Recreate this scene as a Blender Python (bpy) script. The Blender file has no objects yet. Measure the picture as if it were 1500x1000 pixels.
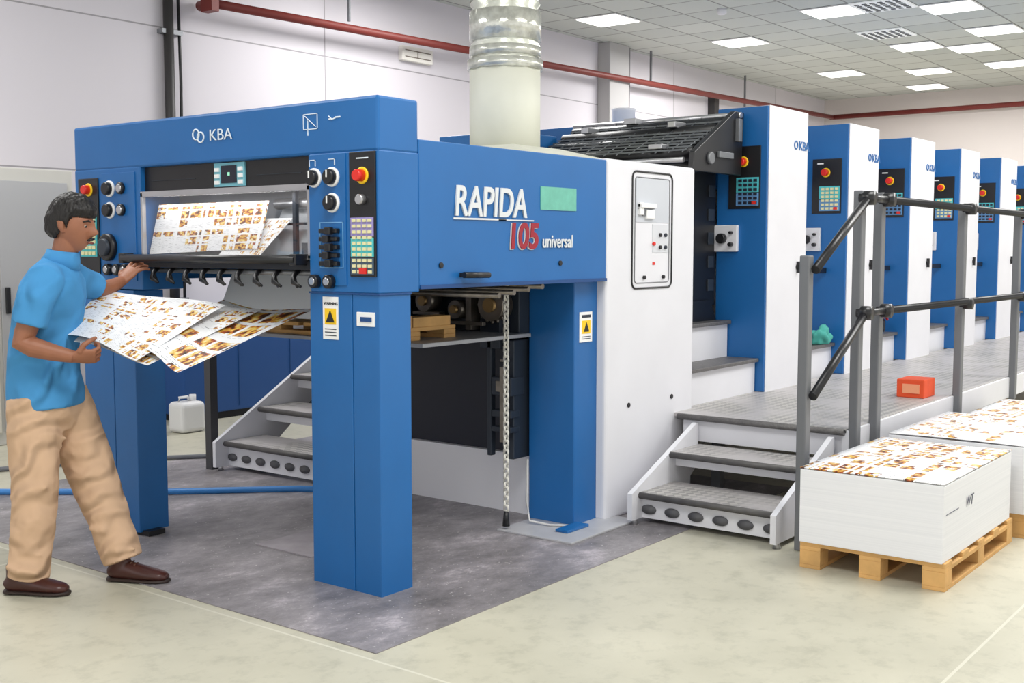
import bpy, bmesh, math, random
from mathutils import Vector, Matrix, noise
random.seed(3)
scn=bpy.context.scene
try: scn.view_settings.view_transform='Standard'
except Exception: pass
# ---------------------------------------------------------------- basis
f=1685.0; pit=math.atan(138/f)
yaw=math.atan(1300*math.cos(pit)/f)
F=Vector((math.cos(yaw),math.sin(yaw),0)); R=Vector((math.sin(yaw),-math.cos(yaw),0)); U=Vector((0,0,1))
C=Vector((-3.481,-3.377,1.5))
def s2l(c):
    c=c/255.0
    return c/12.92 if c<=0.04045 else ((c+0.055)/1.055)**2.4
def col(r,g,b): return (s2l(r),s2l(g),s2l(b),1)
MATS={}
def mat(name,rgb,rough=0.5,metal=0.0,var=0.0,vscale=6.0,bump=0.0,bscale=40.0,emit=0.0,spec=0.5,coat=0.0,bst=(1,1,1)):
    if name in MATS: return MATS[name]
    m=bpy.data.materials.new(name); m.use_nodes=True; nt=m.node_tree; b=nt.nodes['Principled BSDF']
    c=col(*rgb); b.inputs['Base Color'].default_value=c
    b.inputs['Roughness'].default_value=rough; b.inputs['Metallic'].default_value=metal
    b.inputs['Specular IOR Level'].default_value=spec
    b.inputs['Coat Weight'].default_value=coat
    tc=nt.nodes.new('ShaderNodeTexCoord')
    if var>0:
        n=nt.nodes.new('ShaderNodeTexNoise'); n.inputs['Scale'].default_value=vscale; n.inputs['Detail'].default_value=6
        nt.links.new(tc.outputs['Object'],n.inputs['Vector'])
        r=nt.nodes.new('ShaderNodeValToRGB'); r.color_ramp.elements[0].position=0.3; r.color_ramp.elements[1].position=0.7
        r.color_ramp.elements[0].color=(c[0]*(1-var),c[1]*(1-var),c[2]*(1-var),1)
        r.color_ramp.elements[1].color=(min(1,c[0]*(1+var)),min(1,c[1]*(1+var)),min(1,c[2]*(1+var)),1)
        nt.links.new(n.outputs['Fac'],r.inputs['Fac']); nt.links.new(r.outputs['Color'],b.inputs['Base Color'])
    if bump>0:
        mp=nt.nodes.new('ShaderNodeMapping'); mp.inputs['Scale'].default_value=bst; nt.links.new(tc.outputs['Object'],mp.inputs['Vector'])
        n2=nt.nodes.new('ShaderNodeTexNoise'); n2.inputs['Scale'].default_value=bscale; n2.inputs['Detail'].default_value=4
        nt.links.new(mp.outputs['Vector'],n2.inputs['Vector'])
        bp=nt.nodes.new('ShaderNodeBump'); bp.inputs['Strength'].default_value=bump; bp.inputs['Distance'].default_value=0.01
        nt.links.new(n2.outputs['Fac'],bp.inputs['Height']); nt.links.new(bp.outputs['Normal'],b.inputs['Normal'])
    if emit>0:
        b.inputs['Emission Color'].default_value=c; b.inputs['Emission Strength'].default_value=emit
    MATS[name]=m; return m
def clothmat(name,rgb,rot,wscale,dist,strength):
    m=bpy.data.materials.new(name); m.use_nodes=True; nt=m.node_tree; b=nt.nodes['Principled BSDF']; L=nt.links.new
    b.inputs['Base Color'].default_value=col(*rgb); b.inputs['Roughness'].default_value=0.9; b.inputs['Specular IOR Level'].default_value=0.2
    tc=nt.nodes.new('ShaderNodeTexCoord'); mp=nt.nodes.new('ShaderNodeMapping'); mp.inputs['Rotation'].default_value=rot; L(tc.outputs['Object'],mp.inputs['Vector'])
    wv=nt.nodes.new('ShaderNodeTexWave'); wv.bands_direction='Z'; wv.inputs['Scale'].default_value=wscale; wv.inputs['Distortion'].default_value=9; wv.inputs['Detail'].default_value=2; wv.inputs['Detail Scale'].default_value=1.3
    L(mp.outputs['Vector'],wv.inputs['Vector'])
    n=nt.nodes.new('ShaderNodeTexNoise'); n.inputs['Scale'].default_value=5; n.inputs['Detail'].default_value=3; L(tc.outputs['Object'],n.inputs['Vector'])
    mu=nt.nodes.new('ShaderNodeMath'); mu.operation='MULTIPLY'; L(wv.outputs['Fac'],mu.inputs[0]); L(n.outputs['Fac'],mu.inputs[1])
    bp=nt.nodes.new('ShaderNodeBump'); bp.inputs['Strength'].default_value=strength; bp.inputs['Distance'].default_value=dist; L(mu.outputs[0],bp.inputs['Height']); L(bp.outputs['Normal'],b.inputs['Normal'])
    return m
BLUE=mat('blue_paint',(24,98,164),0.38,0,0.05,3,0.03,300)
BLUED=mat('blue_paint_dark',(14,66,124),0.45)
WHITE=mat('white_paint',(222,222,228),0.42,0,0.02,4)
CREAM=mat('cream_paint',(226,226,212),0.5,0,0.03,4)
BLACK=mat('black_plastic',(20,20,24),0.38)
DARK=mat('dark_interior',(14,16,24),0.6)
NAVY=mat('navy_panel',(18,22,40),0.45)
GREYM=mat('grey_steel',(128,130,134),0.4,0.5,0.08,10)
POST=mat('grey_post',(112,114,118),0.45,0.2)
STEEL=mat('bright_steel',(190,190,194),0.28,0.8,0.05)
TEAL=mat('teal_key_panel',(80,190,200),0.5)
PURP=mat('lilac_key_panel',(150,140,200),0.5)
KEYW=mat('key_white',(238,238,238),0.5)
KEYD=mat('key_dark',(40,48,60),0.5)
RED=mat('red_button',(215,40,30),0.35)
YEL=mat('yellow_ring',(245,200,30),0.5)
ORN=mat('orange_carton',(225,80,35),0.6,0,0.06,10)
LETW=mat('letter_silver',(214,217,220),0.4,0.1)
LETR=mat('letter_red',(150,24,44),0.45)
GREEN=mat('sea_green_badge',(104,178,160),0.5,0,0.1,20)
WOOD=mat('pallet_wood',(212,166,104),0.75,0,0.18,8,0.2,30)
PIPE=mat('red_pipe',(118,44,38),0.5)
# ---------------------------------------------------------------- helpers
def link(o,parent=None):
    scn.collection.objects.link(o)
    if parent: o.parent=parent
    return o
def empty(name,parent=None):
    o=bpy.data.objects.new(name,None); o.empty_display_size=0.1; return link(o,parent)
def box(name,lo,hi,m,parent=None,bev=0.0,seg=2):
    a=[min(lo[i],hi[i]) for i in range(3)]; b=[max(lo[i],hi[i]) for i in range(3)]
    c=[(a[i]+b[i])/2 for i in range(3)]
    bm=bmesh.new(); bmesh.ops.create_cube(bm,size=1)
    for v in bm.verts: v.co=Vector(((b[0]-a[0])*v.co.x,(b[1]-a[1])*v.co.y,(b[2]-a[2])*v.co.z))
    if bev>0: bmesh.ops.bevel(bm,geom=bm.edges[:],offset=bev,segments=seg,affect='EDGES',profile=0.5)
    me=bpy.data.meshes.new(name); bm.to_mesh(me); bm.free(); me.materials.append(m)
    o=bpy.data.objects.new(name,me); o.location=c; return link(o,parent)
def boxes(name,L,m,parent=None,bev=0.0):
    bm=bmesh.new()
    for lo,hi in L:
        r=bmesh.ops.create_cube(bm,size=1)
        a=[min(lo[i],hi[i]) for i in range(3)]; b=[max(lo[i],hi[i]) for i in range(3)]
        for v in r['verts']:
            v.co=Vector([(a[i]+b[i])/2+(b[i]-a[i])*v.co[i] for i in range(3)])
        if bev>0:
            es=set(e for v in r['verts'] for e in v.link_edges)
            bmesh.ops.bevel(bm,geom=list(es),offset=bev,segments=2,affect='EDGES',profile=0.5)
    me=bpy.data.meshes.new(name); bm.to_mesh(me); bm.free(); me.materials.append(m)
    return link(bpy.data.objects.new(name,me),parent)
def prism(name,pts,d,m,parent=None,bev=0.0):
    bm=bmesh.new(); vs=[bm.verts.new(p) for p in pts]; fc=bm.faces.new(vs)
    r=bmesh.ops.extrude_face_region(bm,geom=[fc])
    for e in r['geom']:
        if isinstance(e,bmesh.types.BMVert): e.co+=Vector(d)
    bmesh.ops.recalc_face_normals(bm,faces=bm.faces[:])
    if bev>0: bmesh.ops.bevel(bm,geom=bm.edges[:],offset=bev,segments=2,affect='EDGES',profile=0.5)
    me=bpy.data.meshes.new(name); bm.to_mesh(me); bm.free(); me.materials.append(m)
    return link(bpy.data.objects.new(name,me),parent)
def loft(bm,pts,radii,side=None,seg=16,caps=True):
    pts=[Vector(p) for p in pts]; rings=[]
    for i,p in enumerate(pts):
        t=(pts[min(i+1,len(pts)-1)]-pts[max(i-1,0)])
        if t.length<1e-9: t=Vector((0,0,1))
        t.normalize()
        sd=Vector(side) if side is not None else (Vector((0,0,1)) if abs(t.z)<0.9 else Vector((1,0,0)))
        a=(sd-t*sd.dot(t)).normalized(); b=t.cross(a)
        r=radii[i]; ra,rb=(r if isinstance(r,(tuple,list)) else (r,r))
        rings.append([bm.verts.new(p+a*ra*math.cos(2*math.pi*k/seg)+b*rb*math.sin(2*math.pi*k/seg)) for k in range(seg)])
    for i in range(len(rings)-1):
        for k in range(seg):
            bm.faces.new((rings[i][k],rings[i][(k+1)%seg],rings[i+1][(k+1)%seg],rings[i+1][k]))
    if caps:
        bm.faces.new(rings[0][::-1]); bm.faces.new(rings[-1])
def fin(name,bm,m,parent=None,smooth=True,remesh=0,sm=0,recalc=True):
    if recalc: bmesh.ops.recalc_face_normals(bm,faces=bm.faces[:])
    me=bpy.data.meshes.new(name); bm.to_mesh(me); bm.free(); me.materials.append(m)
    if smooth:
        for p in me.polygons: p.use_smooth=True
    o=link(bpy.data.objects.new(name,me),parent)
    if remesh:
        r=o.modifiers.new('r','REMESH'); r.mode='VOXEL'; r.voxel_size=remesh; r.use_smooth_shade=True
        if sm:
            s=o.modifiers.new('s','SMOOTH'); s.factor=0.5; s.iterations=sm
    return o
def tube(name,pts,r,m,parent=None,seg=14,side=None):
    bm=bmesh.new(); rr=r if isinstance(r,list) else [r]*len(pts); loft(bm,pts,rr,side,seg); o=fin(name,bm,m,parent)
    for p in o.data.polygons:
        if len(p.vertices)>4: p.use_smooth=False
    return o
def text(name,body,loc,size,m,face,parent=None,ext=0.003,sx=1.0,shear=0.0,bold=0.0):
    tc=bpy.data.curves.new(name,'FONT'); tc.body=body; tc.size=size; tc.extrude=ext; tc.shear=shear; tc.offset=bold
    tc.materials.append(m); o=bpy.data.objects.new(name,tc); o.location=loc; o.scale=(sx,1,1)
    o.rotation_euler=(math.pi/2,0,0) if face=='Y' else (math.pi/2,0,-math.pi/2)
    return link(o,parent)
def fx(name,y0,y1,z0,z1,th,m,parent,x=0.0,bev=0.0):
    return box(name,(x-th,y0,z0),(x+0.002,y1,z1),m,parent,bev)
def fy(name,x0,x1,z0,z1,th,m,parent,y=0.0,bev=0.0):
    return box(name,(x0,y-th,z0),(x1,y+0.002,z1),m,parent,bev)
def knobx(name,y,z,r,th,m,parent,x=0.0):
    return tube(name,[(x+0.002,y,z),(x-th*0.85,y,z),(x-th,y,z)],[r,r,r*0.85],m,parent,20)
def knoby(name,x,z,r,th,m,parent,y=0.0):
    return tube(name,[(x,y+0.002,z),(x,y-th*0.85,z),(x,y-th,z)],[r,r,r*0.85],m,parent,20)
def printmat(name,su=4,sv=3,off=0.0,dens=0.5,blob=0.5,dark=1.0,base=(238,239,242)):
    m=bpy.data.materials.new(name); m.use_nodes=True; nt=m.node_tree; b=nt.nodes['Principled BSDF']; b.inputs['Roughness'].default_value=0.4
    L=nt.links.new
    uv=nt.nodes.new('ShaderNodeTexCoord'); mp=nt.nodes.new('ShaderNodeMapping'); mp.inputs['Scale'].default_value=(su,sv,1); mp.inputs['Location'].default_value=(off,off*0.7,0)
    L(uv.outputs['UV'],mp.inputs['Vector'])
    def brick(w,h,mo,sc,o):
        k=nt.nodes.new('ShaderNodeTexBrick'); k.offset=o; k.inputs['Scale'].default_value=sc; k.inputs['Brick Width'].default_value=w; k.inputs['Row Height'].default_value=h
        k.inputs['Mortar Size'].default_value=mo; k.inputs['Mortar Smooth'].default_value=0
        k.inputs['Color1'].default_value=(0,0,0,1); k.inputs['Color2'].default_value=(1,1,1,1); k.inputs['Mortar'].default_value=(0,0,0,1)
        L(mp.outputs['Vector'],k.inputs['Vector']); return k
    pages=brick(1,1,0.05,1,0)
    pics=brick(0.46,0.36,0.035,1,0.0)
    cmp=nt.nodes.new('ShaderNodeMath'); cmp.operation='GREATER_THAN'; cmp.inputs[1].default_value=dens
    L(pics.outputs['Color'],cmp.inputs[0])
    nb=nt.nodes.new('ShaderNodeTexNoise'); nb.inputs['Scale'].default_value=5.0; nb.inputs['Detail'].default_value=4; L(mp.outputs['Vector'],nb.inputs['Vector'])
    c2=nt.nodes.new('ShaderNodeMath'); c2.operation='GREATER_THAN'; c2.inputs[1].default_value=blob; L(nb.outputs['Fac'],c2.inputs[0])
    mul=nt.nodes.new('ShaderNodeMath'); mul.operation='MULTIPLY'; L(cmp.outputs[0],mul.inputs[0]); L(c2.outputs[0],mul.inputs[1])
    nz=nt.nodes.new('ShaderNodeTexNoise'); nz.inputs['Scale'].default_value=8; nz.inputs['Detail'].default_value=5; L(mp.outputs['Vector'],nz.inputs['Vector'])
    rp=nt.nodes.new('ShaderNodeValToRGB'); cr=rp.color_ramp; cr.elements[0].position=0.32; cr.elements[0].color=col(52*dark,34*dark,26*dark); cr.elements[1].position=0.70; cr.elements[1].color=col(236,226,196)
    for p,c in ((0.41,col(110*dark,70*dark,40*dark)),(0.46,col(165,56,38)),(0.50,col(205,150,50)),(0.57,col(226,194,96))):
        e=cr.elements.new(p); e.color=c
    L(nz.outputs['Fac'],rp.inputs['Fac'])
    txt=brick(0.13,0.04,0.016,1,0.4)
    tr=nt.nodes.new('ShaderNodeValToRGB'); tr.color_ramp.elements[0].color=col(*base); tr.color_ramp.elements[1].color=col(95,97,105)
    tr.color_ramp.elements[0].position=0.35; tr.color_ramp.elements[1].position=0.95
    L(txt.outputs['Color'],tr.inputs['Fac'])
    m1=nt.nodes.new('ShaderNodeMixRGB'); L(mul.outputs[0],m1.inputs[0]); L(tr.outputs['Color'],m1.inputs[1]); L(rp.outputs['Color'],m1.inputs[2])
    m2=nt.nodes.new('ShaderNodeMixRGB'); L(pages.outputs['Fac'],m2.inputs[0]); L(m1.outputs['Color'],m2.inputs[1]); m2.inputs[2].default_value=col(*base)
    L(m2.outputs['Color'],b.inputs['Base Color'])
    return m
PRN=printmat('printed_catalogue_paper',4,3,0,0.42,0.48)
PRN2=printmat('printed_cover_paper',1.6,1.6,0.37,0.2,0.36,0.8)
PRW=printmat('printed_window_paper',4,2,0.1,0.3,0.42)
def grid_sheet(name,fn,m,parent=None,nu=16,nv=12,thick=0.0):
    bm=bmesh.new(); uvl=bm.loops.layers.uv.new('UVMap')
    V=[[bm.verts.new(fn(i/nu,j/nv)) for j in range(nv+1)] for i in range(nu+1)]
    for i in range(nu):
        for j in range(nv):
            fc=bm.faces.new((V[i][j],V[i+1][j],V[i+1][j+1],V[i][j+1]))
            for l,(a,b) in zip(fc.loops,((i,j),(i+1,j),(i+1,j+1),(i,j+1))): l[uvl].uv=(a/nu,b/nv)
    o=fin(name,bm,m,parent,recalc=False)
    if thick:
        s=o.modifiers.new('s','SOLIDIFY'); s.thickness=thick
    return o
# ================================================================= ROOM
def plane(name,pts,m):
    bm=bmesh.new(); bm.faces.new([bm.verts.new(p) for p in pts]); return fin(name,bm,m,smooth=False,recalc=False)
def floormat():
    m=bpy.data.materials.new('concrete_floor'); m.use_nodes=True; nt=m.node_tree; b=nt.nodes['Principled BSDF']; L=nt.links.new
    tc=nt.nodes.new('ShaderNodeTexCoord')
    n=nt.nodes.new('ShaderNodeTexNoise'); n.inputs['Scale'].default_value=0.9; n.inputs['Detail'].default_value=9; n.inputs['Roughness'].default_value=0.6
    L(tc.outputs['Object'],n.inputs['Vector'])
    r=nt.nodes.new('ShaderNodeValToRGB'); e=r.color_ramp.elements; e[0].position=0.3; e[0].color=col(178,175,158); e[1].position=0.7; e[1].color=col(202,198,180)
    L(n.outputs['Fac'],r.inputs['Fac'])
    n2=nt.nodes.new('ShaderNodeTexNoise'); n2.inputs['Scale'].default_value=9; n2.inputs['Detail'].default_value=10; n2.inputs['Roughness'].default_value=0.7; L(tc.outputs['Object'],n2.inputs['Vector'])
    r2=nt.nodes.new('ShaderNodeValToRGB'); r2.color_ramp.elements[0].position=0.34; r2.color_ramp.elements[0].color=(0.66,0.67,0.66,1); r2.color_ramp.elements[1].position=0.50; r2.color_ramp.elements[1].color=(1,1,1,1)
    L(n2.outputs['Fac'],r2.inputs['Fac'])
    mx=nt.nodes.new('ShaderNodeMixRGB'); mx.blend_type='MULTIPLY'; mx.inputs[0].default_value=0.5; L(r.outputs['Color'],mx.inputs[1]); L(r2.outputs['Color'],mx.inputs[2])
    bk=nt.nodes.new('ShaderNodeTexBrick'); bk.offset=0; bk.inputs['Scale'].default_value=1; bk.inputs['Brick Width'].default_value=4.0; bk.inputs['Row Height'].default_value=4.0; bk.inputs['Mortar Size'].default_value=0.006
    mp=nt.nodes.new('ShaderNodeMapping'); mp.inputs['Location'].default_value=(0.55,2.2,0); L(tc.outputs['Object'],mp.inputs['Vector']); L(mp.outputs['Vector'],bk.inputs['Vector'])
    m2=nt.nodes.new('ShaderNodeMixRGB'); L(bk.outputs['Fac'],m2.inputs[0]); L(mx.outputs['Color'],m2.inputs[1]); m2.inputs[2].default_value=col(208,205,190)
    L(m2.outputs['Color'],b.inputs['Base Color']); b.inputs['Roughness'].default_value=0.4
    return m
plane('floor',[(-7,-9,0),(18,-9,0),(18,5.6,0),(-7,5.6,0)],floormat())
def patchmat():
    m=bpy.data.materials.new('worn_grey_floor_paint'); m.use_nodes=True; nt=m.node_tree; b=nt.nodes['Principled BSDF']; L=nt.links.new
    tc=nt.nodes.new('ShaderNodeTexCoord'); mp=nt.nodes.new('ShaderNodeMapping'); mp.inputs['Rotation'].default_value=(0,0,0.9); mp.inputs['Scale'].default_value=(1,1.6,1); L(tc.outputs['Object'],mp.inputs['Vector'])
    n=nt.nodes.new('ShaderNodeTexNoise'); n.inputs['Scale'].default_value=1.8; n.inputs['Detail'].default_value=14; n.inputs['Roughness'].default_value=0.76
    L(mp.outputs['Vector'],n.inputs['Vector'])
    r=nt.nodes.new('ShaderNodeValToRGB'); e=r.color_ramp.elements; e[0].position=0.32; e[0].color=col(90,88,90); e[1].position=0.66; e[1].color=col(192,184,190)
    x=e.new(0.46); x.color=col(124,120,123); x=e.new(0.56); x.color=col(146,141,145)
    L(n.outputs['Fac'],r.inputs['Fac'])
    n3=nt.nodes.new('ShaderNodeTexNoise'); n3.inputs['Scale'].default_value=60; n3.inputs['Detail'].default_value=4; L(tc.outputs['Object'],n3.inputs['Vector'])
    r3=nt.nodes.new('ShaderNodeValToRGB'); r3.color_ramp.elements[0].position=0.66; r3.color_ramp.elements[0].color=(0,0,0,1); r3.color_ramp.elements[1].position=0.72; r3.color_ramp.elements[1].color=(1,1,1,1); L(n3.outputs['Fac'],r3.inputs['Fac'])
    mx=nt.nodes.new('ShaderNodeMixRGB'); L(r3.outputs['Color'],mx.inputs[0]); L(r.outputs['Color'],mx.inputs[1]); mx.inputs[2].default_value=col(200,196,196)
    L(mx.outputs['Color'],b.inputs['Base Color']); b.inputs['Roughness'].default_value=0.42
    return m
box('floor_mat',(-0.5,-0.45,0.0),(3.2,3.4,0.004),patchmat())
def wallmat():
    m=mat('wall_panels',(214,212,218),0.7)
    nt=m.node_tree; b=nt.nodes['Principled BSDF']; L=nt.links.new
    tc=nt.nodes.new('ShaderNodeTexCoord'); mp=nt.nodes.new('ShaderNodeMapping'); mp.inputs['Rotation'].default_value=(math.pi/2,0,0); mp.inputs['Location'].default_value=(0.6,0.0,0)
    L(tc.outputs['Object'],mp.inputs['Vector'])
    bk=nt.nodes.new('ShaderNodeTexBrick'); bk.offset=0; bk.inputs['Scale'].default_value=1; bk.inputs['Brick Width'].default_value=3.6; bk.inputs['Row Height'].default_value=1.31; bk.inputs['Mortar Size'].default_value=0.007
    bk.inputs['Color1'].default_value=col(211,206,212); bk.inputs['Color2'].default_value=col(206,202,208); bk.inputs['Mortar'].default_value=col(152,149,153)
    L(mp.outputs['Vector'],bk.inputs['Vector']); L(bk.outputs['Color'],b.inputs['Base Color']); return m
WM=wallmat()
box('wall_left',(-7,5.5,0),(18,5.6,4.3),WM)
box('wall_back',(17.9,-9,0),(18,5.5,4.3),mat('back_wall_paint',(212,204,201),0.7))
def ceilmat():
    m=mat('ceiling_tiles',(196,200,200),0.8); nt=m.node_tree; b=nt.nodes['Principled BSDF']; L=nt.links.new
    tc=nt.nodes.new('ShaderNodeTexCoord'); bk=nt.nodes.new('ShaderNodeTexBrick'); bk.offset=0; bk.inputs['Scale'].default_value=1; bk.inputs['Brick Width'].default_value=0.6; bk.inputs['Row Height'].default_value=0.6; bk.inputs['Mortar Size'].default_value=0.012
    bk.inputs['Color1'].default_value=col(190,195,192); bk.inputs['Color2'].default_value=col(204,208,204); bk.inputs['Mortar'].default_value=col(138,140,138)
    L(tc.outputs['Object'],bk.inputs['Vector']); L(bk.outputs['Color'],b.inputs['Base Color']); return m
bm=bmesh.new(); bm.faces.new([bm.verts.new(p) for p in [(-7,5.6,4.3),(18,5.6,4.3),(18,-9,4.3),(-7,-9,4.3)]]); fin('ceiling',bm,ceilmat(),smooth=False,recalc=False)
LP=mat('light_diffuser',(255,255,250),0.5,emit=1.6)
cl=empty('ceiling_light_panels')
lights=[(8.9,4.75),(11.1,3.8),(14.6,3.7),(17.0,3.4),(10.0,2.3),(12.6,2.3),(13.6,1.55),(15.3,1.55),(12.2,0.7),(10.6,0.75),(16.4,0.6),(14.2,0.4),(15.2,2.7),(6.0,2.4),(6.0,-0.9),(2.4,2.4),(2.4,-3.3),(-1.2,-3.3),(-1.2,2.4),(6.0,-4.5),(9.6,-2.1),(-3.6,0.3)]
for i,(xc,yc) in enumerate(lights):
    x0=math.floor(xc/0.6)*0.6; y0=math.floor(yc/0.6)*0.6
    box('frame_%d'%i,(x0+0.0,y0+0.0,4.285),(x0+0.6,y0+0.6,4.296),mat('light_frame',(235,235,235),0.5),cl)
    box('diffuser_%d'%i,(x0+0.02,y0+0.02,4.276),(x0+0.58,y0+0.58,4.286),LP,cl)
for i,(x,y) in enumerate([(11.4,1.8),(9.6,1.2)]):
    v=empty('ceiling_vent' if i==0 else 'ceiling_vent.001'); x0=round(x/0.6)*0.6; y0=round(y/0.6)*0.6
    box('plate',(x0,y0,4.28),(x0+0.6,y0+0.6,4.296),mat('vent_white_glow',(235,238,238),0.5,emit=0.25),v)  # white plate with a faint emission added to lift its brightness
    boxes('slots',[((x0+0.05+0.09*k,y0+0.05+0.09*j,4.274),(x0+0.10+0.09*k,y0+0.10+0.09*j,4.281)) for k in range(6) for j in range(6)],mat('vent_slot',(90,95,98),0.6),v)
sd=empty('smoke_detector'); tube('body',[(9.0,3.1,4.30),(9.0,3.1,4.25),(9.0,3.1,4.235)],[0.06,0.06,0.04],WHITE,sd)
pp=empty('sprinkler_pipe')
tube('run_left',[(3.3,5.25,3.70),(17.7,5.25,3.95)],0.042,PIPE,pp)
tube('run_back',[(17.7,5.3,3.95),(17.7,-6,3.95)],0.045,PIPE,pp)
boxes('hangers',[((x,5.24,3.8),(x+0.02,5.27,4.3)) for x in (5,8,11,14)],GREYM,pp)
boxes('end_flange',[((3.22,5.17,3.62),(3.30,5.33,3.78))],PIPE,pp)
tube('drop_branch',[(3.3,5.25,3.70),(3.3,5.45,3.70)],0.045,PIPE,pp)
wp=empty('cable_conduit'); tube('pipe',[(2.95,5.44,0),(2.95,5.44,4.3)],0.045,mat('dark_conduit',(48,46,46),0.5),wp); tube('cable',[(3.06,5.44,0),(3.05,5.43,1.5),(3.07,5.44,3.0),(3.05,5.44,4.3)],0.014,BLACK,wp,8); boxes('clips',[((2.87,5.42,z),(3.09,5.5,z+0.04)) for z in (1,2.2,3.4)],GREYM,wp)
wc=empty('wall_column'); box('shaft',(10.0,5.3,0),(10.5,5.5,4.3),mat('column_grey',(176,174,174),0.7),wc,0.01); box('shaft_far',(13.2,5.38,0),(13.35,5.5,3.9),mat('dark_conduit',(48,46,46)),wc)
box('edge_strip',(10.5,5.36,0),(10.62,5.5,4.3),mat('column_grey_dark',(120,118,120),0.7),wc)
es=empty('emergency_light'); box('housing',(6.0,5.43,3.56),(6.5,5.5,3.72),mat('sign_body',(225,222,215),0.5),es,0.01); boxes('frame_lines',[((6.04,5.425,3.6),(6.46,5.432,3.61)),((6.04,5.425,3.67),(6.46,5.432,3.68)),((6.24,5.425,3.6),(6.25,5.432,3.68))],mat('sign_line',(120,110,100)),es)
ec=empty('electrical_cabinet')
box('body',(0.3,4.95,0),(1.66,5.48,2.1),mat('cabinet_grey',(200,198,192),0.5,0.1),ec,0.01)
box('door',(0.4,4.93,0.1),(1.0,4.95,2.0),mat('cabinet_beige',(208,203,192),0.5),ec,0.004); box('door_b',(1.03,4.93,0.1),(1.6,4.95,2.0),mat('cabinet_door_steel',(182,182,184),0.35,0.4),ec,0.004)
boxes('handles',[((0.95,4.90,1.0),(0.98,4.93,1.2)),((1.06,4.90,1.0),(1.09,4.93,1.2))],BLACK,ec,0.004)

# ================================================================= PRESS
P=empty('printing_press')
box('head_beam',(0,0,1.90),(0.25,2.24,2.13),BLUE,P,0.012)
box('head_column_near',(0.0,0,1.305),(0.25,0.42,1.905),BLUE,P,0.006)
box('head_column_far',(0.0,1.66,1.285),(0.25,2.24,1.905),BLUE,P,0.006)
boxes('leg_near',[((0.004,0.168,0),(0.20,0.43,1.30)),((0.004,0.006,0),(0.20,0.164,1.30)),((0.02,0.02,0),(0.19,0.42,1.30))],BLUE,P,0.004)
boxes('leg_far',[((0.0,1.74,0.02),(0.18,1.93,1.28)),((0.0,1.935,0.02),(0.18,2.20,1.28)),((0.03,1.78,0),(0.16,2.15,1.28))],BLUE,P,0.004)
box('foot_far',(0.02,1.69,0),(0.12,1.79,0.03),BLACK,P)
box('head_seam_near',(-0.001,0.0,1.298),(0.2,0.43,1.306),BLUED,P)
fx('knob_strip_near',0.19,0.415,1.335,1.90,0.006,BLUE,P,bev=0.002)
fx('black_strip_near',0.012,0.165,1.375,1.90,0.008,BLACK,P,bev=0.003)
knobx('estop_ring',0.085,1.80,0.036,0.008,YEL,P,-0.006); knobx('estop_near',0.085,1.80,0.025,0.045,RED,P,-0.006)
knobx('key_switch',0.085,1.70,0.022,0.03,STEEL,P,-0.006)
fx('keypad_lilac',0.022,0.155,1.545,1.625,0.012,PURP,P); fx('keypad_teal',0.022,0.155,1.46,1.54,0.012,TEAL,P); fx('keypad_low',0.022,0.155,1.385,1.455,0.012,mat('keypad_grey',(70,90,110)),P)
KC=mat('keycaps',(222,216,170),0.5)
boxes('keys_near',[((-0.018,0.03+0.031*i,1.39+0.024*j),(-0.008,0.050+0.031*i,1.403+0.024*j)) for i in range(4) for j in range(10)],KC,P,0.001)
boxes('red_key_near',[((-0.02,0.06,1.388),(-0.008,0.10,1.412))],RED,P)
DL=((0.375,1.80),(0.265,1.80),(0.265,1.69))
for (y,z) in DL:
    knobx('dial_ring',y,z,0.042,0.012,KEYW,P,-0.005); knobx('dial',y,z,0.033,0.035,BLACK,P,-0.008)
boxes('dial_marks',[((-0.046,y-0.003,z-0.002),(-0.040,y+0.003,z+0.028)) for (y,z) in DL],KEYW,P)
for k,z in enumerate((1.57,1.535,1.50,1.465,1.43)):
    box('toggle_%d'%k,(-0.03,0.225,z-0.010),(-0.005,0.335,z+0.010),BLACK,P,0.004)
    box('toggle_stub_%d'%k,(-0.045,0.25+0.015*(k%2),z-0.016),(-0.02,0.285+0.015*(k%2),z+0.016),BLACK,P,0.004)
boxes('toggle_scale',[((-0.008,0.205,1.41),(-0.004,0.35,1.413)),((-0.008,0.205,1.605),(-0.004,0.35,1.608)),((-0.008,0.205,1.41),(-0.004,0.208,1.608)),((-0.008,0.345,1.41),(-0.004,0.348,1.608))],mat('scale_light_blue',(120,175,220)),P)
for y in (0.375,0.285): knobx('low_dial',y,1.352,0.030,0.03,BLACK,P,-0.005); knobx('low_cap',y,1.352,0.018,0.034,STEEL,P,-0.005)
fx('warning_label',0.25,0.345,1.10,1.285,0.003,KEYW,P,0.004); fx('warning_patch',0.262,0.333,1.165,1.235,0.004,YEL,P,0.004)
prism('warning_triangle',[(-0.003,0.272,1.175),(-0.003,0.323,1.175),(-0.003,0.2975,1.225)],(0.004,0,0),BLACK,P)
text('warning_word','WARNING',(0.0,0.338,1.25),0.018,BLACK,'X',P,0.001)
boxes('label_lines',[((0.0,0.262,1.115+0.014*k),(0.0015,0.333,1.119+0.014*k)) for k in range(3)],KEYD,P)
fx('latch_plate',0.03,0.135,1.165,1.225,0.006,KEYW,P,0.004,0.002); fx('latch_slot',0.045,0.11,1.185,1.205,0.010,BLUED,P,0.004)
fx('black_strip_far',2.02,2.20,1.36,1.86,0.008,BLACK,P,bev=0.003)
knobx('estop_ring_far',2.10,1.80,0.034,0.008,YEL,P,-0.006); knobx('estop_far',2.10,1.80,0.024,0.04,RED,P,-0.006)
fx('keypad_far',2.035,2.185,1.45,1.70,0.012,TEAL,P)
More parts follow.
